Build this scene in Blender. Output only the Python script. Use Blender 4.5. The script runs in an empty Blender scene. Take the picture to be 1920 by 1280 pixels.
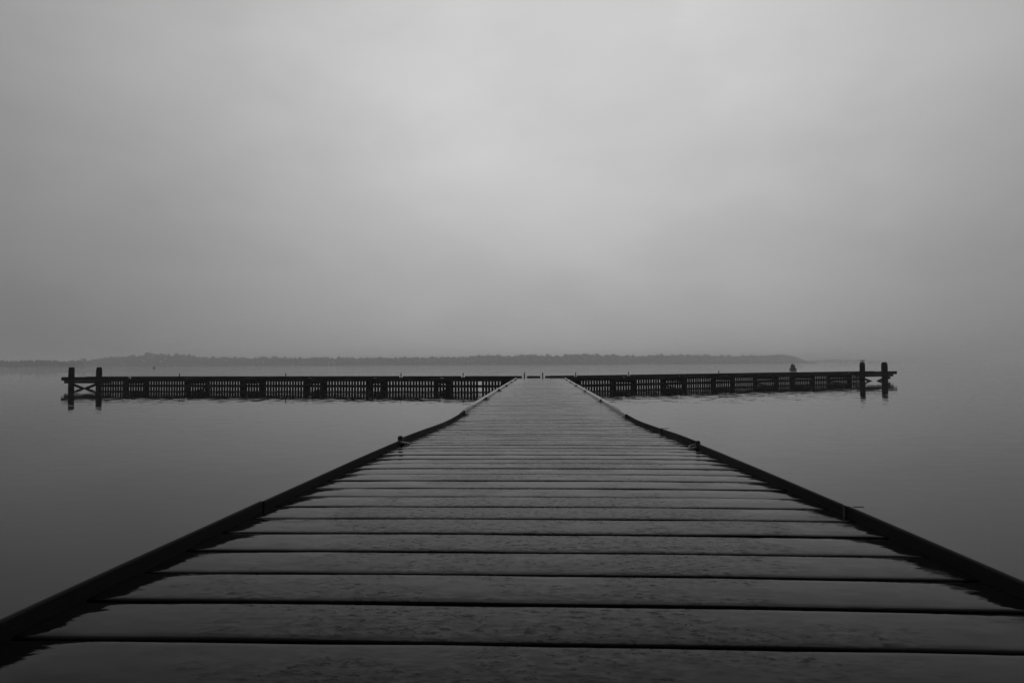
import bpy, bmesh, math, random
from mathutils import Vector, Matrix, noise as mnoise

# ------------------------------------------------------------------ scene, camera, light
S = bpy.context.scene
COL = S.collection
random.seed(11)
R = math.radians
CAM_H = 1.15                     # camera above the water; the pier runs along +Y

cd = bpy.data.cameras.new('camera')
cam = bpy.data.objects.new('camera', cd)
COL.objects.link(cam)
cd.sensor_width = 36.0
cd.lens = 22.5
cd.clip_start = 0.05
cd.clip_end = 20000
cam.matrix_world = (Matrix.Translation((0, 0, CAM_H)) @ Matrix.Rotation(0.0442, 4, 'Z')
                    @ Matrix.Rotation(math.pi / 2 + math.atan(42.24 / 1200), 4, 'X')
                    @ Matrix.Rotation(-0.0045, 4, 'Z'))
S.camera = cam

SUN_ELEV, SUN_AZ = R(66), R(4)   # veiled sun, ahead and slightly right of the pier
w = bpy.data.worlds.new('World')
S.world = w
w.use_nodes = True
nt = w.node_tree
nt.nodes.clear()


class NB:
    """small helper for node trees"""
    def __init__(s, nt): s.nt = nt
    def n(s, t, **kw):
        x = s.nt.nodes.new(t)
        for k, v in kw.items(): setattr(x, k, v)
        return x
    def put(s, sock, v):
        if hasattr(v, 'is_output') or isinstance(v, bpy.types.NodeSocket): s.nt.links.new(v, sock)
        else: sock.default_value = v
    def math(s, op, a, b=None, c=None, clamp=False):
        x = s.n('ShaderNodeMath', operation=op); x.use_clamp = clamp
        s.put(x.inputs[0], a)
        if b is not None: s.put(x.inputs[1], b)
        if c is not None: s.put(x.inputs[2], c)
        return x.outputs[0]
    def ramp(s, v, a, b, c=0.0, d=1.0, smooth=True):
        x = s.n('ShaderNodeMapRange'); x.clamp = True
        x.interpolation_type = 'SMOOTHSTEP' if smooth else 'LINEAR'
        s.put(x.inputs['Value'], v)
        for k, q in zip(('From Min', 'From Max', 'To Min', 'To Max'), (a, b, c, d)): s.put(x.inputs[k], q)
        return x.outputs[0]
    def noise(s, vec, scale, detail=3.0, rough=.5, stretch=None, lac=2.0):
        if stretch:
            m = s.n('ShaderNodeMapping'); s.put(m.inputs['Vector'], vec); m.inputs['Scale'].default_value = stretch
            vec = m.outputs[0]
        x = s.n('ShaderNodeTexNoise'); s.put(x.inputs['Vector'], vec)
        x.inputs['Scale'].default_value = scale; x.inputs['Detail'].default_value = detail
        x.inputs['Roughness'].default_value = rough; x.inputs['Lacunarity'].default_value = lac
        return x.outputs[0]
    def mixf(s, f, a, b):
        x = s.n('ShaderNodeMix'); x.data_type = 'FLOAT'
        s.put(x.inputs[0], f); s.put(x.inputs[2], a); s.put(x.inputs[3], b)
        return x.outputs[0]


b = NB(nt)
out = b.n('ShaderNodeOutputWorld')
bg = b.n('ShaderNodeBackground')
bg.inputs['Strength'].default_value = 0.1
nt.links.new(bg.outputs[0], out.inputs[0])
sky = b.n('ShaderNodeTexSky')
sky.sky_type = 'NISHITA'
sky.sun_disc = False
sky.sun_elevation = SUN_ELEV
sky.sun_rotation = SUN_AZ
sky.dust_density = 3.0
bw = b.n('ShaderNodeRGBToBW')
nt.links.new(sky.outputs[0], bw.inputs[0])
tc = b.n('ShaderNodeTexCoord')
dirv = tc.outputs['Generated']
sp = b.n('ShaderNodeSeparateXYZ')
nt.links.new(dirv, sp.inputs[0])
X, Y, Z = sp.outputs
# overcast: broad glow of the hidden sun, darkening sideways and towards the horizon
xs = b.math('ABSOLUTE', b.math('SUBTRACT', X, 0.035))
glow = b.math('POWER', 2.718, b.math('MULTIPLY', b.math('POWER', xs, 2.5), -3.7))
glow = b.math('MULTIPLY', glow, b.ramp(Y, -0.35, 0.75))
lum = b.math('ADD', b.math('MULTIPLY', glow, 4.15), 2.0)
zz = b.math('MAXIMUM', Z, 0.0)
vert = b.math('ADD', b.ramp(zz, -0.06, 0.44, 0.54, 1.04), 0.0)
lum = b.math('MULTIPLY', lum, vert)
c1 = b.noise(dirv, 1.7, 4, .52, stretch=(1, 1, 2.6))
c2 = b.noise(dirv, 4.2, 5, .5, stretch=(1, 1, 2.2))
cl = b.math('ADD', b.math('MULTIPLY', b.math('SUBTRACT', c1, .5), .25), b.math('MULTIPLY', b.math('SUBTRACT', c2, .5), .16))
c3 = b.noise(dirv, 3.1, 6, .55, stretch=(1.1, 1, 2.0))
cl = b.math('ADD', cl, b.math('MULTIPLY', b.math('SUBTRACT', b.ramp(c3, .40, .58), .5), .055))
lum = b.math('MULTIPLY', lum, b.math('ADD', cl, 1.0))
lum = b.math('ADD', b.math('MULTIPLY', lum, .93), b.math('MULTIPLY', b.math('MINIMUM', bw.outputs[0], 8.0), .06))
nt.links.new(lum, bg.inputs['Color'])

sd = bpy.data.lights.new('sun', 'SUN')
sd.energy = 0.5
sd.angle = R(46)
sun = bpy.data.objects.new('sun', sd)
COL.objects.link(sun)
sun.rotation_euler = (math.pi / 2 - SUN_ELEV, 0, math.pi - SUN_AZ)

vs = S.view_settings
S.display_settings.display_device = 'sRGB'
vs.view_transform = 'Standard'; vs.look = 'None'; vs.exposure = 0; vs.gamma = 1; vs.use_curve_mapping = False
S.cycles.volume_bounces = 2
S.cycles.max_bounces = 8

# ------------------------------------------------------------------ helpers

def material(name):
    m = bpy.data.materials.new(name); m.use_nodes = True
    p = m.node_tree.nodes['Principled BSDF']
    return m, NB(m.node_tree), p


def grey(v): return (v, v, v, 1)


def link(o, parent=None):
    COL.objects.link(o)
    if parent: o.parent = parent
    return o


def meshobj(name, bm, mat, parent=None, smooth=False):
    me = bpy.data.meshes.new(name); bm.to_mesh(me); bm.free()
    if smooth:
        for p in me.polygons: p.use_smooth = True
    if mat: me.materials.append(mat)
    return link(bpy.data.objects.new(name, me), parent)


def inst(name, src, parent=None):
    return link(bpy.data.objects.new(name, src.data), parent)


def thing(o, label, cat, group=None):
    o['label'] = label; o['category'] = cat
    if group: o['group'] = group
    return o


def empty(name, loc=(0, 0, 0)):
    o = bpy.data.objects.new(name, None); o.location = loc; o.empty_display_size = .2
    return link(o)


def box(bm, c, s, rz=0.0, M=None):
    m = Matrix.Translation(c) @ Matrix.Rotation(rz, 4, 'Z') @ Matrix.Diagonal((s[0], s[1], s[2], 1))
    if M is not None: m = M @ m
    return bmesh.ops.create_cube(bm, size=1, matrix=m)['verts']


def bar(bm, p, q, wd, ht):
    """rectangular bar from p to q"""
    p, q = Vector(p), Vector(q); d = q - p
    t = d.to_track_quat('Y', 'Z').to_matrix().to_4x4()
    m = Matrix.Translation((p + q) / 2) @ t @ Matrix.Diagonal((wd, d.length, ht, 1))
    return bmesh.ops.create_cube(bm, size=1, matrix=m)['verts']


def lathe(bm, prof, seg=14, M=Matrix.Identity(4), jitter=0.0, rnd=random):
    rings = []
    for r, z in prof:
        ring = []
        for i in range(seg):
            a = 2 * math.pi * i / seg
            rr = r * (1 + rnd.uniform(-jitter, jitter))
            ring.append(bm.verts.new(M @ Vector((rr * math.cos(a), rr * math.sin(a), z))))
        rings.append(ring)
    for A, B in zip(rings, rings[1:]):
        for i in range(seg):
            bm.faces.new((A[i], A[(i + 1) % seg], B[(i + 1) % seg], B[i]))
    bm.faces.new(rings[-1]); bm.faces.new(rings[0][::-1])


def lerp(tab, x):
    if x <= tab[0][0]: return tab[0][1]
    for (a, va), (c, vc) in zip(tab, tab[1:]):
        if x <= c: return va + (vc - va) * (x - a) / (c - a)
    return tab[-1][1]


def slerp_tab(tab, x):
    # smoothed lookup
    return sum(lerp(tab, x + d) for d in (-.3, -.15, 0, .15, .3)) / 5

# ------------------------------------------------------------------ materials
def slope_field(b, vec, scale, stretch, amp, detail=2.0):
    """random surface slope (x, y) from a colour noise"""
    m = b.n('ShaderNodeMapping'); b.put(m.inputs['Vector'], vec); m.inputs['Scale'].default_value = stretch
    x = b.n('ShaderNodeTexNoise'); b.put(x.inputs['Vector'], m.outputs[0]); x.inputs['Scale'].default_value = scale; x.inputs['Detail'].default_value = detail
    v = b.n('ShaderNodeVectorMath', operation='SUBTRACT'); b.put(v.inputs[0], x.outputs['Color']); v.inputs[1].default_value = (.5, .5, .5)
    k = b.n('ShaderNodeVectorMath', operation='MULTIPLY'); b.put(k.inputs[0], v.outputs[0]); k.inputs[1].default_value = (amp, amp, 0)
    return k.outputs[0]


def vadd(b, u, v):
    k = b.n('ShaderNodeVectorMath', operation='ADD'); b.put(k.inputs[0], u); b.put(k.inputs[1], v); return k.outputs[0]


def vscale(b, u, f):
    k = b.n('ShaderNodeVectorMath', operation='SCALE'); b.put(k.inputs[0], u); b.put(k.inputs['Scale'], f); return k.outputs[0]


# wet deck boards: dark timber under a thin film of rain, worn rough in the middle
M_plank, b, p = material('wet_deck_timber')
geo = b.n('ShaderNodeNewGeometry').outputs['Position']
oi = b.n('ShaderNodeObjectInfo').outputs['Random']
tcp = b.n('ShaderNodeTexCoord').outputs['Object']
spx = b.n('ShaderNodeSeparateXYZ'); b.nt.links.new(geo, spx.inputs[0])
centre = b.ramp(b.math('ABSOLUTE', spx.outputs[0]), .25, .95, 1.0, 0.0)
patch = b.noise(geo, 2.3, 3, .55, stretch=(1, 1.6, 1))
patch2 = b.noise(geo, 9, 3, .6, stretch=(.8, 1.3, 1))
wear = b.ramp(b.math('ADD', b.math('ADD', b.math('MULTIPLY', patch, .6), b.math('MULTIPLY', patch2, .4)), b.math('ADD', b.math('MULTIPLY', centre, .15), b.math('MULTIPLY', b.math('SUBTRACT', oi, .5), .10))), .50, .68)
fine = b.noise(geo, 85, 5, .68, stretch=(.5, .9, 1))
speck = b.math('MULTIPLY', b.ramp(fine, .50, .66), wear)
grain = b.noise(geo, 110, 3, .6, stretch=(.12, 1.5, 1))
film = b.noise(geo, 17, 4, .6, stretch=(.7, 1.2, 1))
swell = b.noise(geo, 3.2, 1, .4, stretch=(.5, 1.3, 1))
rough = b.math('ADD', b.math('MULTIPLY', wear, .10), b.math('MULTIPLY', speck, .22))
rough = b.math('ADD', rough, .05)
b.put(p.inputs['Roughness'], rough)
base = b.math('MULTIPLY', b.math('ADD', b.math('MULTIPLY', grain, .7), .5), b.math('ADD', b.math('MULTIPLY', oi, .5), .7))
base = b.math('MULTIPLY', base, .004)
b.put(p.inputs['Base Color'], base)
p.inputs['IOR'].default_value = 1.165
b.put(p.inputs['Specular IOR Level'], b.math('SUBTRACT', .5, b.math("MULTIPLY", speck, .32)))
h = b.math('ADD', b.math('MULTIPLY', film, .00085), b.math('MULTIPLY', swell, .0010))
h = b.math('ADD', h, b.math('MULTIPLY', b.math('MULTIPLY', fine, wear), .0010))
h = b.math('ADD', h, b.math('MULTIPLY', grain, .00004))
bp = b.n('ShaderNodeBump'); bp.inputs['Distance'].default_value = 1.0; bp.inputs['Strength'].default_value = 1.0
b.put(bp.inputs['Height'], h)
sl1 = slope_field(b, geo, 18, (.7, 1.5, 1), .125, 4)
sl2 = vscale(b, slope_field(b, geo, 70, (.5, 1, 1), .30, 3), wear)
nn = b.n('ShaderNodeVectorMath', operation='NORMALIZE'); b.put(nn.inputs[0], vadd(b, bp.outputs[0], vadd(b, sl1, sl2)))
b.put(p.inputs['Normal'], nn.outputs[0])


def timber(name, base_v, rough_v, spec=.5, ior=1.3, bump=.002, gs=(14, 14, 1.2)):
    m, b, p = material(name)
    g = b.n('ShaderNodeTexCoord').outputs['Object']
    n1 = b.noise(g, 3.0, 5, .6, stretch=gs)
    n2 = b.noise(g, 1.6, 3, .5)
    c = b.math('MULTIPLY', b.math('ADD', b.math('MULTIPLY', n1, 1.1), b.math('MULTIPLY', n2, .5)), base_v)
    b.put(p.inputs['Base Color'], c)
    b.put(p.inputs['Roughness'], b.math('ADD', b.math('MULTIPLY', b.math('SUBTRACT', n2, .5), .3), rough_v))
    p.inputs['IOR'].default_value = ior
    p.inputs['Specular IOR Level'].default_value = spec
    bp = b.n('ShaderNodeBump'); bp.inputs['Distance'].default_value = bump; b.put(bp.inputs['Height'], n1)
    b.put(p.inputs['Normal'], bp.outputs[0])
    return m


M_kerb_dry = timber('dark_soaked_kerb_timber', .010, .62, .22, 1.3, .0015, (14, 1.2, 14))
M_kerb_wet = timber('rain_wet_kerb_timber', .016, .12, .5, 1.33, .0006, (10, .6, 10))
M_pile = timber('tarred_pile_timber', .016, .6, .3, 1.3, .004, (9, 9, 1.0))
M_slat = timber('dark_screen_timber', .012, .65, .25, 1.3, .002, (12, 12, 1.2))
M_beam = timber('old_beam_timber', .015, .6, .3, 1.3, .004, (9, 1.0, 9))
M_pale = timber('weathered_pile_top', .09, .8, .2, 1.3, .004, (20, 20, 20))

M_iron, b, p = material('rusty_dark_iron')
g = b.n('ShaderNodeTexCoord').outputs['Object']
b.put(p.inputs['Base Color'], b.math('MULTIPLY', b.noise(g, 60, 3), .03))
p.inputs['Roughness'].default_value = .5; p.inputs['Metallic'].default_value = .2
M_steel, b, p = material('worn_galvanised_ring')
g = b.n('ShaderNodeTexCoord').outputs['Object']
b.put(p.inputs['Base Color'], b.math('ADD', b.math('MULTIPLY', b.noise(g, 80, 3), .1), .05))
p.inputs['Roughness'].default_value = .38; p.inputs['Metallic'].default_value = .7

# still tidal water with faint cat's paws
M_water, b, p = material('calm_grey_water')
geo = b.n('ShaderNodeNewGeometry').outputs['Position']
big = b.noise(geo, .045, 3, .5, stretch=(.5, 1.6, 1))
paws = b.ramp(big, .40, .68, .35, 1.0)


nrm = b.n('ShaderNodeNewGeometry').outputs['Normal']
r1 = vscale(b, slope_field(b, geo, 4.5, (.6, 1.3, 1), .085, 3), paws)
r2 = slope_field(b, geo, .5, (.4, 1.5, 1), .008, 2)
nn = b.n('ShaderNodeVectorMath', operation='NORMALIZE'); spw = b.n('ShaderNodeSeparateXYZ'); b.nt.links.new(geo, spw.inputs[0])
open_water = b.ramp(spw.outputs[1], 34, 75, 1.0, 4.2)      # the wave screen shelters the water this side of it
b.put(nn.inputs[0], vadd(b, nrm, vscale(b, vadd(b, r1, r2), open_water)))
b.put(p.inputs['Normal'], nn.outputs[0])
p.inputs['Base Color'].default_value = grey(.010)
b.put(p.inputs['Roughness'], b.math('ADD', b.math('MULTIPLY', paws, .012), .008))
p.inputs['IOR'].default_value = 1.19

M_leaf, b, p = material('winter_scrub')
g = b.n('ShaderNodeNewGeometry').outputs['Position']
b.put(p.inputs['Base Color'], b.math('ADD', b.math('MULTIPLY', b.noise(g, .25, 4), .03), .01))
p.inputs['Roughness'].default_value = .9; p.inputs['Specular IOR Level'].default_value = .1
M_land, b, p = material('salt_marsh_ground')
g = b.n('ShaderNodeNewGeometry').outputs['Position']
b.put(p.inputs['Base Color'], b.math('ADD', b.math('MULTIPLY', b.noise(g, .06, 4), .03), .01))
p.inputs['Roughness'].default_value = .9

# ------------------------------------------------------------------ water and far shore
bm = bmesh.new()
q = 3400
vsq = [bm.verts.new(v) for v in ((-q, -300, 0), (q, -300, 0), (q, q, 0), (-q, q, 0))]
bm.faces.new(vsq)
water = meshobj('water', bm, M_water); water['kind'] = 'structure'

F = 1200.0
YAW = 0.0442


def bearing(px):                      # photo column -> direction on the map
    a = math.atan((px - 960) / F)
    return Vector((math.sin(a - YAW), math.cos(a - YAW))), 1 / math.cos(a)


# crown line of the far shore: (bearing column, height above the horizon in thousandths of the distance)
PROF = [(-420, 9), (-200, 8), (-60, 9.5), (0, 9), (20, 8.3), (60, 9), (80, 8.9), (100, 7.8), (120, 7.4), (146, 7.6),
        (170, 9.0), (178, 11.8), (190, 13.5), (210, 13), (230, 14.2), (240, 15.2), (262, 16.8), (275, 19.5), (285, 20), (300, 19.2),
        (310, 20), (316, 17), (325, 16), (332, 18.5), (345, 17.5), (358, 17), (370, 15), (385, 13.2), (400, 14), (440, 12.5),
        (480, 12), (500, 13), (525, 12.6), (560, 11.6), (575, 11.5), (620, 11.8), (650, 12.4), (665, 11.5), (700, 11.4),
        (740, 11.3), (780, 11.5), (820, 11.5), (860, 12), (885, 12.5), (900, 13.7), (930, 14.7), (945, 12.7), (958, 14.4),
        (1000, 14.4), (1030, 15.1), (1045, 13.8), (1060, 15.4), (1080, 15), (1130, 14.7), (1150, 15), (1165, 12.4),
        (1175, 13.9), (1220, 12.4), (1240, 14), (1290, 13.8), (1340, 12.3), (1375, 11.4), (1410, 13.4), (1425, 11.2),
        (1440, 11.6), (1450, 13.2), (1480, 13), (1490, 10.4), (1494, 7.5), (1504, 5.4), (1512, 2.2), (1530, .8)]
DIST = [(-420, 700), (140, 750), (175, 1020), (1100, 1050), (1300, 1160), (1520, 1350)]

rnd = random.Random(5)
verts, faces = [], []
_ico = bmesh.new(); bmesh.ops.create_icosphere(_ico, subdivisions=1, radius=1)
IV = [v.co.copy() for v in _ico.verts]; IF = [[v.index for v in f.verts] for f in _ico.faces]; _ico.free()
MINI_V = [Vector((1, 0, 0)), Vector((-.6, .8, 0)), Vector((-.6, -.8, 0)), Vector((0, 0, 1.1)), Vector((0, 0, -.7))]
MINI_F = [(0, 1, 3), (1, 2, 3), (2, 0, 3), (1, 0, 4), (2, 1, 4), (0, 2, 4)]


def clump(verts, faces, c, r, big=True, rnd=rnd):
    V, Fc = (IV, IF) if big else (MINI_V, MINI_F)
    o = len(verts); a = rnd.uniform(0, 6.28); ca, sa = math.cos(a), math.sin(a)
    for v in V:
        k = r * rnd.uniform(.7, 1.25)
        verts.append((c[0] + k * (v.x * ca - v.y * sa), c[1] + k * (v.x * sa + v.y * ca), c[2] + k * .85 * v.z))
    for f in Fc: faces.append([i + o for i in f])


px = -420.0
while px < 1530:
    D = slerp_tab(DIST, px); Hh = lerp(PROF, px)
    d2, ic = bearing(px)
    step = .65
    dd = D * ic * .999
    top = max(.6, Hh * D / 1000 + CAM_H)
    # irregular top edge
    top *= 1 + .10 * mnoise.noise(Vector((px * .09, 3.1, 0))) + .20 * mnoise.noise(Vector((px * .21, 7.7, 0))) + .10 * mnoise.noise(Vector((px * .6, 1.7, 0))) - .04
    for k in range(7):
        f = (k + rnd.random()) / 7
        zc = top * f
        r = min(max(.7, top * .10), 1.6) * rnd.uniform(.6, 1.2)
        dep = dd + rnd.uniform(0, 26) + (0 if f > .3 else -6)
        clump(verts, faces, (d2.x * dep + rnd.uniform(-1, 1), d2.y * dep, max(.3, zc - r * .95)), r)
    for k in range(3):
        r = rnd.uniform(.3, .75) * min(1, top / 6)
        dep = dd + rnd.uniform(0, 20)
        clump(verts, faces, (d2.x * dep, d2.y * dep, top - r + rnd.uniform(-1.1, .9)), r, False)
    px += step
me = bpy.data.meshes.new('far_woodland'); me.from_pydata(verts, [], faces); me.materials.append(M_leaf)
wood = link(bpy.data.objects.new('far_woodland', me)); wood['kind'] = 'stuff'
wood['label'] = 'low hazy belt of trees and scrub along the far shore'

bm = bmesh.new()
prev = None
for i in range(-22, 79):
    px = i * 20
    if px > 1545: break
    D = slerp_tab(DIST, px) - 12; d2, ic = bearing(px)
    taper = max(0.02, min(1, (1540 - px) / 60))
    rr = D * ic
    ring = [bm.verts.new((d2.x * (rr + a), d2.y * (rr + a), z * taper)) for a, z in ((0, -.2), (3, .5), (10, 1.0), (60, 1.4), (220, 1.2), (240, -.2))]
    if prev:
        for a in range(5): bm.faces.new((prev[a], ring[a], ring[a + 1], prev[a + 1]))
    prev = ring
land = meshobj('far_shore', bm, M_land); land['kind'] = 'structure'

# second, fainter island much farther off, and the low dune it ends in
verts, faces = [], []
px = 1500.0
FP = [(1500, 2), (1520, 4.2), (1560, 5.6), (1600, 5.0), (1640, 3.0), (1690, .8)]
while px < 1690:
    d2, ic = bearing(px); D = 1900; dd = D * ic
    top = lerp(FP, px) * D / 1000 + .8
    for k in range(4):
        r = max(.5, top * .2) * rnd.uniform(.7, 1.2)
        clump(verts, faces, (d2.x * (dd + rnd.uniform(0, 40)), d2.y * (dd + rnd.uniform(0, 40)), max(0, top * (k + rnd.random()) / 4 - r * .6)), r)
    px += 1.3
me = bpy.data.meshes.new('distant_islet'); me.from_pydata(verts, [], faces); me.materials.append(M_leaf)
isl = link(bpy.data.objects.new('distant_islet', me)); isl['kind'] = 'stuff'
isl['label'] = 'very faint islet of scrub fading into the haze beyond the woodland'

# three single trees that stand clear of the belt


def lone_tree(pxx, hh, wd, label, seed):
    rn = random.Random(seed)
    D = slerp_tab(DIST, pxx) - 3; d2, ic = bearing(pxx)
    loc = Vector((d2.x * D * ic, d2.y * D * ic, 1.0))
    H = hh * D / 1000 + CAM_H - loc.z; W = wd * D / 1000
    root = empty('tree', loc); thing(root, label, 'tree', 'single trees standing above the far treeline')
    bm = bmesh.new()
    prof = [(.34, 0), (.25, H * .3), (.18, H * .55), (.07, H * .85)]
    lathe(bm, prof, 8)
    for i in range(7):
        a = rn.uniform(0, 6.28); z0 = H * rn.uniform(.35, .6)
        bar(bm, (0, 0, z0), (math.cos(a) * W * .4, math.sin(a) * W * .4, z0 + H * rn.uniform(.12, .3)), .12, .12)
    meshobj('trunk', bm, M_leaf, root)
    vv, ff = [], []
    for i in range(110):
        a = rn.uniform(0, 6.28); e = rn.uniform(-1, 1); q = rn.random() ** .45
        c = (math.cos(a) * math.sqrt(1 - e * e) * q * W * .5, math.sin(a) * math.sqrt(1 - e * e) * q * W * .5, H * .66 + e * q * H * .33)
        clump(vv, ff, c, rn.uniform(.25, .7), i % 2 == 0, rn)
    m2 = bpy.data.meshes.new('crown'); m2.from_pydata(vv, [], ff); m2.materials.append(M_leaf)
    link(bpy.data.objects.new('crown', m2), root)


lone_tree(157, 13.2, 11, 'small pointed tree at the low left end of the far woodland', 1)
lone_tree(516, 15.4, 13, 'round-topped tree rising alone above the belt left of centre', 2)
lone_tree(613, 14.0, 9, 'narrower twin-topped tree on the far shore between the round tree and the jetty', 3)

# ------------------------------------------------------------------ main walkway
HT = [(-3, .50), (0, .503), (1.2, .513), (2.0, .525), (2.6, .536), (3.8, .560), (4.8, .585), (6.0, .629), (7.0, .664),
      (7.8, .670), (8.6, .668), (12.5, .666), (16.5, .665), (24, .662), (29, .655), (33, .655)]


def deck_z(y): return CAM_H - slerp_tab(HT, y)


HALF = 1.045
END_Y = 28.75
walk = empty('walkway', (0, 0, 0))
thing(walk, 'rain-wet plank walkway with low kerbs running straight out to the cross pier', 'jetty')

# six board shapes: gently crowned section, eased arrises, faint bow
boards = []
PW = .1885
for k in range(6):
    bm = bmesh.new(); rn = random.Random(40 + k)
    nx = 13; prevr = None
    sec = [(-.5, -.045), (-.5, -.0048), (-.488, -.0022), (-.455, -.0008), (-.38, .0), (0, .0009 + .0004 * (k % 3)), (.38, .0), (.455, -.0008), (.488, -.0022), (.5, -.0048), (.5, -.045)]
    wv = [rn.uniform(-.0016, .0016) for _ in range(nx)]
    wz = [rn.uniform(-.0008, .0008) for _ in range(nx)]
    xs_ = [-1.045, -1.041] + [-1.041 + 2.082 * i / (nx - 3) for i in range(1, nx - 3)] + [1.041, 1.045]
    for i in range(nx):
        x = xs_[i]
        crown = .004 * (1 - (x / 1.045) ** 2)
        r = [bm.verts.new((x, s * PW + (wv[i] if abs(s) > .45 else 0) * (1 if s > 0 else .6), z + wz[i] + crown)) for s, z in sec]
        if prevr:
            for a in range(len(sec)): bm.faces.new((prevr[a], prevr[(a + 1) % len(sec)], r[(a + 1) % len(sec)], r[a]))
        else: bm.faces.new(r)
        prevr = r
    bm.faces.new(prevr[::-1])
    bmesh.ops.recalc_face_normals(bm, faces=bm.faces)
    me = bpy.data.meshes.new('plank'); bm.to_mesh(me); bm.free(); me.materials.append(M_plank)
    for pl in me.polygons: pl.use_smooth = abs(pl.normal.z) > .3
    boards.append(me)

rn = random.Random(3)
yb = 1.187 - .1 - .2 * 16      # a joint falls 1.19 m ahead of the camera
while yb < END_Y:
    o = link(bpy.data.objects.new('plank', rn.choice(boards)), walk)
    zc = deck_z(yb) + rn.uniform(-.0012, .0012) * (1 if yb < 5 else 1.3)
    sl = math.atan((deck_z(yb + .1) - deck_z(yb - .1)) / .2)
    o.location = (.012 + rn.uniform(-.003, .003), yb + rn.uniform(-.003, .003), zc)
    o.rotation_euler = (sl + R(rn.uniform(-.22, .22)), R(rn.uniform(-.05, .05)), R(rn.uniform(-.07, .07)) + (math.pi if rn.random() < .5 else 0))
    if abs(o.rotation_euler.z) > 1: o.rotation_euler.x *= -1
    o.scale = (1, rn.uniform(.975, 1.02), 1)
    yb += .2

# long bearers and the piles under the walkway
for sx in (-.98, -.33, .33, .98):
    bm = bmesh.new(); y = -2.2
    while y < END_Y - .1:
        y2 = min(y + 1.6, END_Y - .06)
        za, zb = deck_z(y) - .047, deck_z(y2) - .047
        vv = [bm.verts.new(v) for v in ((sx - .04, y, za), (sx + .04, y, za), (sx + .04, y2, zb), (sx - .04, y2, zb),
                                        (sx - .04, y, za - .16), (sx + .04, y, za - .16), (sx + .04, y2, zb - .16), (sx - .04, y2, zb - .16))]
        for f in ((0, 1, 2, 3), (7, 6, 5, 4), (0, 4, 5, 1), (1, 5, 6, 2), (2, 6, 7, 3), (3, 7, 4, 0)): bm.faces.new([vv[i] for i in f])
        y = y2 + .004
    meshobj('bearer', bm, M_beam, walk)
bm = bmesh.new(); lathe(bm, [(.11, -1.2), (.11, 0)], 14, jitter=.03)
jp = None
for y in (1.5, 5.0, 8.5, 12, 15.5, 19, 22.5, 26):
    for sx in (-.80, .80):
        if jp is None:
            o = jp = meshobj('pile', bm, M_pile, walk, True)
        else: o = inst('pile', jp, walk)
        o.location = (sx, y, deck_z(y) - .33)
    bmc = bmesh.new(); box(bmc, (0, y, deck_z(y) - .27), (2.1, .18, .115))
    meshobj('cross_head', bmc, M_beam, walk)

# kerbs. Near runs lean outwards so that their tops turn away; farther ones lie flat and shine
TILT = [(-3, .74), (8.3, .70), (9.0, .35), (11.2, .0), (33, 0)]
KW = [(-3, .045), (4.6, .045), (8.3, .055), (9.5, .075), (33, .075)]


def kerb(side, y0, y1, k, seed, inset=0.0, mat=None, last=False):
    rn = random.Random(seed); bm = bmesh.new(); prevr = None
    n = max(3, int((y1 - y0) / .18))
    dz = rn.uniform(-.002, .003)
    for i in range(n + 1):
        y = y0 + (y1 - y0) * i / n
        g0 = deck_z(y) + .0015 + .001
        t = lerp(TILT, y); wd = lerp(KW, y)
        u0 = HALF - inset + .0022 * mnoise.noise(Vector((y * .9, seed * 3.3, 0)))
        kk = k + dz + .0016 * mnoise.noise(Vector((y * 1.3, seed * 1.7, 2)))
        drop = wd * t
        pts = [(u0, -.009), (u0 + .001, kk - .006), (u0 + .003, kk - .0015), (u0 + .007, kk), (u0 + .012, kk - .012 * t * .8),
               (u0 + wd - .006, kk - drop), (u0 + wd, kk - drop - .006), (u0 + wd, -.009), (u0 + wd * .5, -.010)]
        r = [bm.verts.new((side * u, y, g0 + v)) for u, v in pts]
        if prevr:
            for a in range(len(pts)):
                bm.faces.new((prevr[a], prevr[(a + 1) % len(pts)], r[(a + 1) % len(pts)], r[a]))
        else: bm.faces.new(r)
        prevr = r
    bm.faces.new(prevr[::-1]); bmesh.ops.recalc_face_normals(bm, faces=bm.faces)
    return meshobj('kerb', bm, mat, walk)


JL = [-2.0, 2.30, 4.74, 8.55, 12.1, 15.9, 19.3, 22.8, 26.0, 28.6]
JR = [-2.0, 2.27, 4.40, 5.70, 8.0, 11.3, 15.2, 19.0, 22.5, 25.8, 28.6]
for side, J in ((-1, JL), (1, JR)):
    for i, (a, c) in enumerate(zip(J, J[1:])):
        far = a > 7.5
        inset = (.038 if a < 4.3 else .026 if a < 8 else .01) if side < 0 else (.0 if a < 4.3 else -.012 if a < 7.9 else .0)
        kerb(side, a + .008, c - .008, .036 if a < 4 else .040, i + (50 if side > 0 else 0), inset, M_kerb_wet if far else M_kerb_dry)

# fixing bolts of the kerb runs are small iron mooring eyes at the joints, each with a loose ring
bm = bmesh.new()
box(bm, (0, 0, .029), (.032, .036, .058)); bmesh.ops.bevel(bm, geom=bm.edges[:], offset=.006, segments=2, affect='EDGES')
box(bm, (.004, 0, .0045), (.060, .070, .008))
eye0 = meshobj('mooring_eye', bm, M_iron, walk)
bm = bmesh.new()
NS, NT = 22, 8
ringv = []
for i in range(NS):
    a = 2 * math.pi * i / NS; rr = []
    for j in range(NT):
        c = 2 * math.pi * j / NT; q = .036 + .0052 * math.cos(c)
        rr.append(bm.verts.new((q * math.cos(a), q * math.sin(a), .0052 * math.sin(c))))
    ringv.append(rr)
for i in range(NS):
    for j in range(NT):
        A, Bq = ringv[i], ringv[(i + 1) % NS]
        bm.faces.new((A[j], Bq[j], Bq[(j + 1) % NT], A[(j + 1) % NT]))
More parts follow.
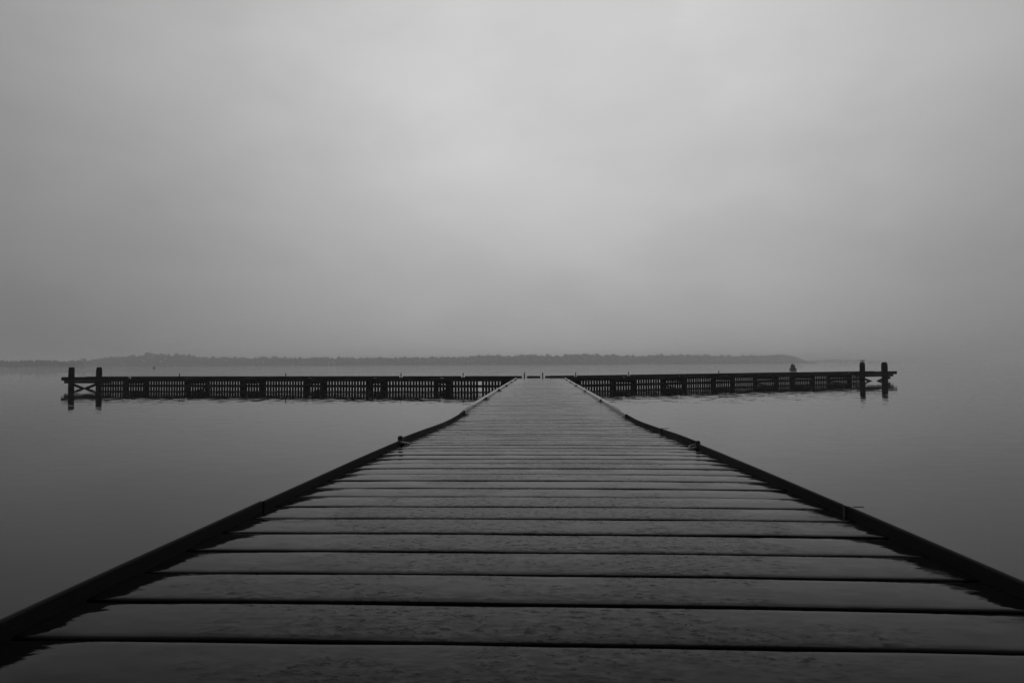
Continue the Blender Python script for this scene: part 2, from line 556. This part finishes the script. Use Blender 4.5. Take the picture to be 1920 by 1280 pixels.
ring0 = meshobj('ring', bm, M_steel, eye0, True)
first = True
for side, ys in ((-1, (4.66, 8.55, 12.1, 15.9, 19.3, 22.8, 26.0)), (1, (4.40, 8.0, 11.3, 15.2, 19.0, 22.5, 25.8))):
    for y in ys:
        if first: e, r = eye0, ring0; first = False
        else:
            e = link(eye0.copy(), walk); r = link(ring0.copy()); r.parent = e
        e.location = (side * (HALF - (.026 if side < 0 else -.008)), y - .03, deck_z(y) + .004)
        e.rotation_euler = (0, 0, 0 if side < 0 else math.pi)
        sc = rn.uniform(.85, 1.05); e.scale = (sc, sc, sc * (1.0 if y < 6 else .85))
        r.location = (.027, -.02, .014); r.rotation_euler = (R(-6), R(12), 0)
bm = bmesh.new(); box(bm, (HALF + .035, 5.70, deck_z(5.7) + .047), (.085, .03, .004)); box(bm, (HALF + .009, 5.70, deck_z(5.7) + .024), (.012, .014, .046))
meshobj('joint_strap', bm, M_iron, walk)
bm = bmesh.new(); box(bm, (HALF + .045, 2.27, deck_z(2.27) + .034), (.035, .004, .003)); box(bm, (HALF - .002, 2.27, deck_z(2.27) + .02), (.006, .016, .040))
meshobj('joint_strap', bm, M_iron, walk)

# ------------------------------------------------------------------ the cross pier: two arms with a slatted wave screen
DZ = CAM_H - .655       # deck level of the arms


def arm(A, B, length, label, fr, far_posts, far_stubs, near_notch, pile_s, beam_end, low_end, back_side):
    A = Vector((A[0], A[1], 0)); B = Vector((B[0], B[1], 0))
    u = (B - A).normalized(); n = Vector((-u.y, u.x, 0))
    if n.y < 0: n = -n
    root = empty('cross_pier', A); thing(root, label, 'pier')
    ang = math.atan2(u.y, u.x)
    root.rotation_euler = (0, 0, ang)
    sg = 1 if (Matrix.Rotation(ang, 3, 'Z') @ Vector((0, 1, 0))).dot(n) > 0 else -1
    # local frame: x along the arm, sg*y away from the camera, z up
    rn = random.Random(int(length * 10)); WID = 1.42; s0 = -.02
    # decking boards laid across (too thin to see one by one from here)
    bm = bmesh.new(); s = s0 + .1
    while s < fr:
        box(bm, (s, sg * WID / 2, DZ - .02 + rn.uniform(-.002, .002)), (.178, WID - .02, .036)); s += .2
    dk = meshobj('decking', bm, M_plank, root); dk['kind'] = 'stuff'
    # outer face timbers: edge beam, fascia
    cuts = sorted(near_notch)
    bm = bmesh.new(); box(bm, ((s0 + fr) / 2, sg * .0, DZ - .062), (fr - s0, .07, .120)); meshobj('edge_beam', bm, M_beam, root)
    bm = bmesh.new(); box(bm, ((s0 + fr) / 2, sg * WID, DZ - .065), (fr - s0, .07, .125)); meshobj('edge_beam', bm, M_beam, root)
    # kerb timbers with gaps
    def kerbs(cuts, yy, top, gap):
        e = [s0] + [c for c in cuts if s0 < c < beam_end - .4] + [beam_end]
        for a, c in zip(e, e[1:]):
            if c - a < .3: continue
            bm = bmesh.new()
            z0, z1 = DZ + .004, DZ + top + rn.uniform(-.004, .004)
            box(bm, ((a + c) / 2, sg * yy, (z0 + z1) / 2), (c - a - gap, .10, z1 - z0))
            for v in bm.verts: v.co.z += rn.uniform(-.003, .003)
            bmesh.ops.bevel(bm, geom=bm.edges[:], offset=.008, segments=1, affect='EDGES')
            meshobj('kerb', bm, M_beam, root)
    kerbs(near_notch, .02, .062, .18)
    kerbs(far_posts + far_stubs, WID - .05, .095, .20)
    # small mooring posts in the gaps of the far kerb
    bm = bmesh.new(); lathe(bm, [(.027, 0), (.025, .2), (.029, .215), (.026, .235)], 10); post = None
    for c in far_posts:
        if post is None: o = post = meshobj('mooring_post', bm, M_iron, root)
        else: o = inst('mooring_post', post, root)
        o.location = (c, sg * (WID - .05), DZ + .002); o.rotation_euler = (R(rn.uniform(-2, 2)), R(rn.uniform(-3, 3)), 0)
    bm = bmesh.new(); lathe(bm, [(.024, 0), (.02, .10)], 8); st = None
    for c in far_stubs:
        if st is None: o = st = meshobj('post_stub', bm, M_iron, root)
        else: o = inst('post_stub', st, root)
        o.location = (c, sg * (WID - .05), DZ + .002); o.rotation_euler = (0, R(rn.uniform(-12, 12)), 0)
    # front and back piles with cap beams between them
    bm = bmesh.new(); lathe(bm, [(.125, -1.6), (.128, -.2), (.118, .28)], 16, jitter=.03); pf = None
    alt = 0
    for c in pile_s:
        for k, (dx, dy) in enumerate(((0, .16), (-.30, 1.30))):
            if pf is None: o = pf = meshobj('pile', bm, M_pile, root, True)
            else: o = inst('pile', pf, root)
            o.location = (c + dx, sg * dy, .09); o.rotation_euler = (0, 0, rn.uniform(0, 6))
        bmc = bmesh.new(); bar(bmc, (c - .0, sg * .14, DZ - .185), (c - .30, sg * 1.36, DZ - .185), .16, .14); meshobj('cap_beam', bmc, M_beam, root)
        if alt % 2 == (0 if back_side > 0 else 1):
            bmc = bmesh.new(); bar(bmc, (c, sg * .20, .22), (c - .28, sg * 1.30, .02), .06, .07); meshobj('brace', bmc, M_beam, root)
        alt += 1
    # wave screen: upright slats on two rails
    bm = bmesh.new(); box(bm, (0, 0, -.02), (.105 if back_side < 0 else .115, .014, .90)); sl = None
    s = s0 + .12
    yy = .055
    miss = [1.68] if back_side < 0 else []
    while s < fr - .1:
        if not any(abs(s - m) < .05 for m in miss):
            if sl is None: o = sl = meshobj('slat', bm, M_slat, root)
            else: o = inst('slat', sl, root)
            o.location = (s + rn.uniform(-.003, .003), sg * yy, DZ - .55 + rn.uniform(-.01, .01)); o.rotation_euler = (0, R(rn.uniform(-.5, .5)), 0)
        s += .1435 if back_side < 0 else .154
    bm = bmesh.new(); box(bm, ((s0 + fr) / 2, sg * .012, .145), (fr - s0, .05, .112)); meshobj('rail', bm, M_beam, root)
    bm = bmesh.new(); box(bm, ((s0 + fr) / 2, sg * .012, DZ - .126 + .0), (fr - s0, .05, .004)); meshobj('rail', bm, M_beam, root)
    # fender beam that runs on past the deck to the outer mooring pile
    bm = bmesh.new(); a = fr - .6
    box(bm, ((a + beam_end) / 2, sg * -.09, .50), (beam_end - a, .10, .19)); bmesh.ops.bevel(bm, geom=bm.edges[:], offset=.015, segments=2, affect='EDGES')
    meshobj('fender_beam', bm, M_beam, root)
    bm = bmesh.new()
    box(bm, ((a + low_end) / 2, sg * -.09, .335), (low_end - a, .10, .13)); bmesh.ops.bevel(bm, geom=bm.edges[:], offset=.012, segments=2, affect='EDGES')
    meshobj('fender_beam', bm, M_beam, root)
    return root, u, n


L_A, L_B = (-1.1, 28.9), (-24.0, 31.7)
R_A, R_B = (1.1, 28.9), (21.0, 40.8)
left, lu, ln = arm(L_A, L_B, 23.07, 'dark slatted timber pier reaching left from the end of the walkway', 21.3,
                   [2.80, 5.90, 11.95, 17.9], [9.0, 14.9, 20.8], [3.45, 6.7, 9.95, 13.15, 16.5, 19.6],
                   [.55, 3.78, 7.04, 10.16, 13.49, 16.54, 20.02], 23.47, 23.30, -1)
right, ru, rn_ = arm(R_A, R_B, 23.19, 'dark slatted timber pier angling away to the right of the walkway', 21.5,
                     [1.5, 4.7, 10.95, 17.3], [7.8, 14.1, 20.4], [3.33, 6.78, 10.18, 13.52, 16.82, 20.3],
                     [.85, 4.0, 7.25, 10.7, 14.05, 17.15, 20.5], 24.88, 24.5, 1)

# short head platform between the two arms, at the end of the walkway
head = empty('landing', (0, 28.9, 0)); thing(head, 'small wet landing at the far end of the walkway with two short posts', 'pier')
bm = bmesh.new()
y = -.02
k = 0
head_b = None
for i in range(8):
    yy = .0 + i * .2
    hw = 1.12 + .55 * 0 
    bmh = bmesh.new(); box(bmh, (0, yy, DZ - .02 + .0006 * (i % 3)), (2.2 + .1, .18, .04))
    bmesh.ops.bevel(bmh, geom=bmh.edges[:], offset=.004, segments=1, affect='EDGES')
    meshobj('plank', bmh, M_plank, head)
for a, c in ((-1.12, -.88), (-.64, -.01), (.22, 1.15)):
    bmh = bmesh.new(); box(bmh, ((a + c) / 2, 1.43, DZ + .046), (c - a, .10, .085)); meshobj('kerb', bmh, M_beam, head)
bmh = bmesh.new(); box(bmh, (0, 1.5, DZ - .085), (2.2, .07, .165)); meshobj('edge_beam', bmh, M_beam, head)
pp = None
for x in (-.76, .105):
    if pp is None:
        bmh = bmesh.new(); lathe(bmh, [(.03, 0), (.027, .2), (.032, .215), (.028, .24)], 10); o = pp = meshobj('mooring_post', bmh, M_iron, head)
    else: o = inst('mooring_post', pp, head)
    o.location = (x + .0, 1.40, DZ + .002)
for x in (-.75, .75):
    bmh = bmesh.new(); lathe(bmh, [(.125, -1.6), (.12, 0)], 14, jitter=.03); o = meshobj('pile', bmh, M_pile, head, True); o.location = (x, 1.25, DZ - .17)
bm.free()

# ------------------------------------------------------------------ big mooring piles at the two ends


def big_pile(A, u, n, s, top, r, label, taper, lean, cap, seed):
    rnp = random.Random(seed)
    p = Vector((A[0], A[1], 0)) + u * s + n * .09
    root = empty('mooring_pile', (p.x, p.y, 0)); thing(root, label, 'mooring pile', 'mooring piles at the ends of the pier')
    bm = bmesh.new()
    prof = [(r, -2.0), (r, .1), (r * 1.02, top * .72), (r * .98, top * .9), (r * taper, top - .012), (r * (taper - .08), top)]
    lathe(bm, prof, 20, jitter=.025, rnd=rnp)
    o = meshobj('shaft', bm, M_pile, root, True)
    if cap:
        bm = bmesh.new(); lathe(bm, [(r * (taper - .04), 0), (r * (taper - .1), .012)], 18, jitter=.04); c = meshobj('top', bm, M_pale, root); c.location = (0, 0, top + .001)
    root.rotation_euler = (R(lean[0]), R(lean[1]), 0)
    return root


g1 = big_pile(L_A, lu, ln, 23.09, 1.085, .135, 'outermost mooring pile at the far left end of the pier', .93, (0, .6), False, 1)
g2 = big_pile(L_A, lu, ln, 21.48, 1.085, .135, 'round-topped mooring pile where the left arm deck ends', .80, (0, .4), False, 2)
g3 = big_pile(R_A, ru, rn_, 21.69, 1.155, .150, 'mooring pile with a gull on top at the end of the right arm', .86, (0, .5), True, 3)
g4 = big_pile(R_A, ru, rn_, 23.96, 1.155, .180, 'stout bare mooring pile at the far right end of the pier', .70, (0, -.8), True, 4)
# crossed braces between each pair of end piles (bolted to the arm)
for root, a, c, zt, dr in ((left, 21.48, 23.09, .30, 0), (right, 21.69, 23.96, .30, .07)):
    for k, (p, q) in enumerate((((a, zt - .03 - dr), (c, -.30 - 1.6 * dr)), ((c, zt - .03 - dr), (a, -.30 - 1.6 * dr)))):
        bm = bmesh.new(); off = (.04 if k else .10) * (-1 if root is left else 1)
        bar(bm, (p[0], off, p[1]), (q[0], off, q[1]), .05, .12)
        meshobj('brace', bm, M_beam, root)
bm = bmesh.new(); box(bm, (24.20, -.02, .18), (.26, .10, .16)); bmesh.ops.bevel(bm, geom=bm.edges[:], offset=.03, segments=2, affect='EDGES'); meshobj('bracket', bm, M_beam, right)

# ------------------------------------------------------------------ gull
M_white, b, p = material('white_feathers'); p.inputs['Base Color'].default_value = grey(.75); p.inputs['Roughness'].default_value = .8
M_greyf, b, p = material('grey_wing_feathers'); p.inputs['Base Color'].default_value = grey(.12); p.inputs['Roughness'].default_value = .8
M_dark, b, p = material('dark_beak'); p.inputs['Base Color'].default_value = grey(.05)
gp = g3.location.copy()
gull = empty('gull', (gp.x + .01, gp.y, 1.17)); thing(gull, 'white gull with grey back sitting on the right arm mooring pile', 'bird')
gull.rotation_euler = (0, 0, R(200)); gull.scale = (1.15, 1.15, 1.05)


def blob(bm, stations, seg=12):
    prevr = None
    for x, z, ry, rz in stations:
        r = [bm.verts.new((x, ry * math.cos(2 * math.pi * i / seg), z + rz * math.sin(2 * math.pi * i / seg))) for i in range(seg)]
        if prevr:
            for i in range(seg): bm.faces.new((prevr[i], prevr[(i + 1) % seg], r[(i + 1) % seg], r[i]))
        else: bm.faces.new(r)
        prevr = r
    bm.faces.new(prevr[::-1]); bmesh.ops.recalc_face_normals(bm, faces=bm.faces)


bm = bmesh.new()
blob(bm, [(-.165, .07, .006, .004), (-.12, .072, .022, .014), (-.07, .068, .042, .034), (-.01, .062, .055, .048), (.04, .066, .052, .048),
          (.075, .085, .038, .036), (.095, .108, .027, .026), (.108, .125, .026, .025), (.125, .132, .022, .021), (.138, .131, .010, .010)])
meshobj('body', bm, M_white, gull, True)
for sx in (-1, 1):
    bm = bmesh.new()
    blob(bm, [(-.20, .078, .003, .002), (-.12, .086, .010, .012), (-.04, .088, .014, .022), (.03, .086, .012, .024), (.06, .082, .004, .01)], 8)
    o = meshobj('wing', bm, M_greyf, gull, True); o.location = (0, sx * .044, .004)
    bm = bmesh.new(); bar(bm, (0, 0, 0), (0, 0, .04), .005, .005); box(bm, (.012, 0, .002), (.034, .02, .003)); o = meshobj('leg', bm, M_dark, gull); o.location = (.01, sx * .018, -.012)
bm = bmesh.new(); blob(bm, [(.135, .130, .006, .006), (.165, .126, .002, .003)], 6); meshobj('beak', bm, M_dark, gull)

# ------------------------------------------------------------------ buoys
M_buoy, b, p = material('dull_painted_buoy_steel')
g = b.n('ShaderNodeTexCoord').outputs['Object']
b.put(p.inputs['Base Color'], b.math('ADD', b.math('MULTIPLY', b.noise(g, 5, 4), .05), .012)); p.inputs['Roughness'].default_value = .6


def buoy(loc, sc, label, detailed):
    root = empty('buoy', loc); root.scale = (sc, sc, sc); thing(root, label, 'buoy', 'buoys out on the water')
    if detailed:
        bm = bmesh.new(); lathe(bm, [(.40, -.25), (.52, -.06), (.58, .05), (.58, .27), (.56, .30)], 20); meshobj('float', bm, M_buoy, root)
        bm = bmesh.new(); lathe(bm, [(.36, .29), (.33, .62), (.27, .80)], 14); meshobj('tower', bm, M_buoy, root)
        for i in range(6):
            a = i * math.pi / 3 + .3
            bm = bmesh.new(); bar(bm, (.42 * math.cos(a), .42 * math.sin(a), .28), (.32 * math.cos(a), .32 * math.sin(a), .82), .05, .05); meshobj('strut', bm, M_buoy, root)
        bm = bmesh.new(); box(bm, (-.12, 0, .90), (.30, .34, .22)); meshobj('top_box', bm, M_buoy, root)
        bm = bmesh.new(); lathe(bm, [(.12, 1.03), (.13, 1.09), (.08, 1.15), (.03, 1.18)], 12); o = meshobj('lantern', bm, M_buoy, root); o.location = (-.02, 0, 0)
        bm = bmesh.new(); box(bm, (.26, 0, .86), (.20, .22, .10)); meshobj('side_plate', bm, M_buoy, root)
    else:
        bm = bmesh.new(); lathe(bm, [(.3, -.2), (.55, 0), (.55, .22), (.42, .3)], 14); meshobj('float', bm, M_buoy, root)
        bm = bmesh.new(); lathe(bm, [(.24, .3), (.12, .75), (.15, .8), (.1, 1.0)], 10); meshobj('tower', bm, M_buoy, root)
    return root


buoy((40.9, 105.8, 0), .90, 'stepped navigation buoy floating beyond the right pier arm', True)
buoy((-165.2, 267.1, 0), 1.05, 'small distant buoy beyond the left pier arm', False)
buoy((-356, 420, 0), .95, 'tiny faint buoy near the far left edge in front of the shore', False)

# ------------------------------------------------------------------ the air
M_haze = bpy.data.materials.new('haze'); M_haze.use_nodes = True
hn = M_haze.node_tree; hn.nodes.clear()
ho = hn.nodes.new('ShaderNodeOutputMaterial'); pv = hn.nodes.new('ShaderNodeVolumePrincipled')
pv.inputs['Color'].default_value = (.93, .93, .93, 1); pv.inputs['Density'].default_value = .00088; pv.inputs['Anisotropy'].default_value = .35
hn.links.new(pv.outputs[0], ho.inputs['Volume'])
bm = bmesh.new(); box(bm, (0, 1550, 10), (6900, 3720, 22.0))
hz = meshobj('haze', bm, M_haze); hz['kind'] = 'stuff'; hz['label'] = 'grey sea haze lying over the water'
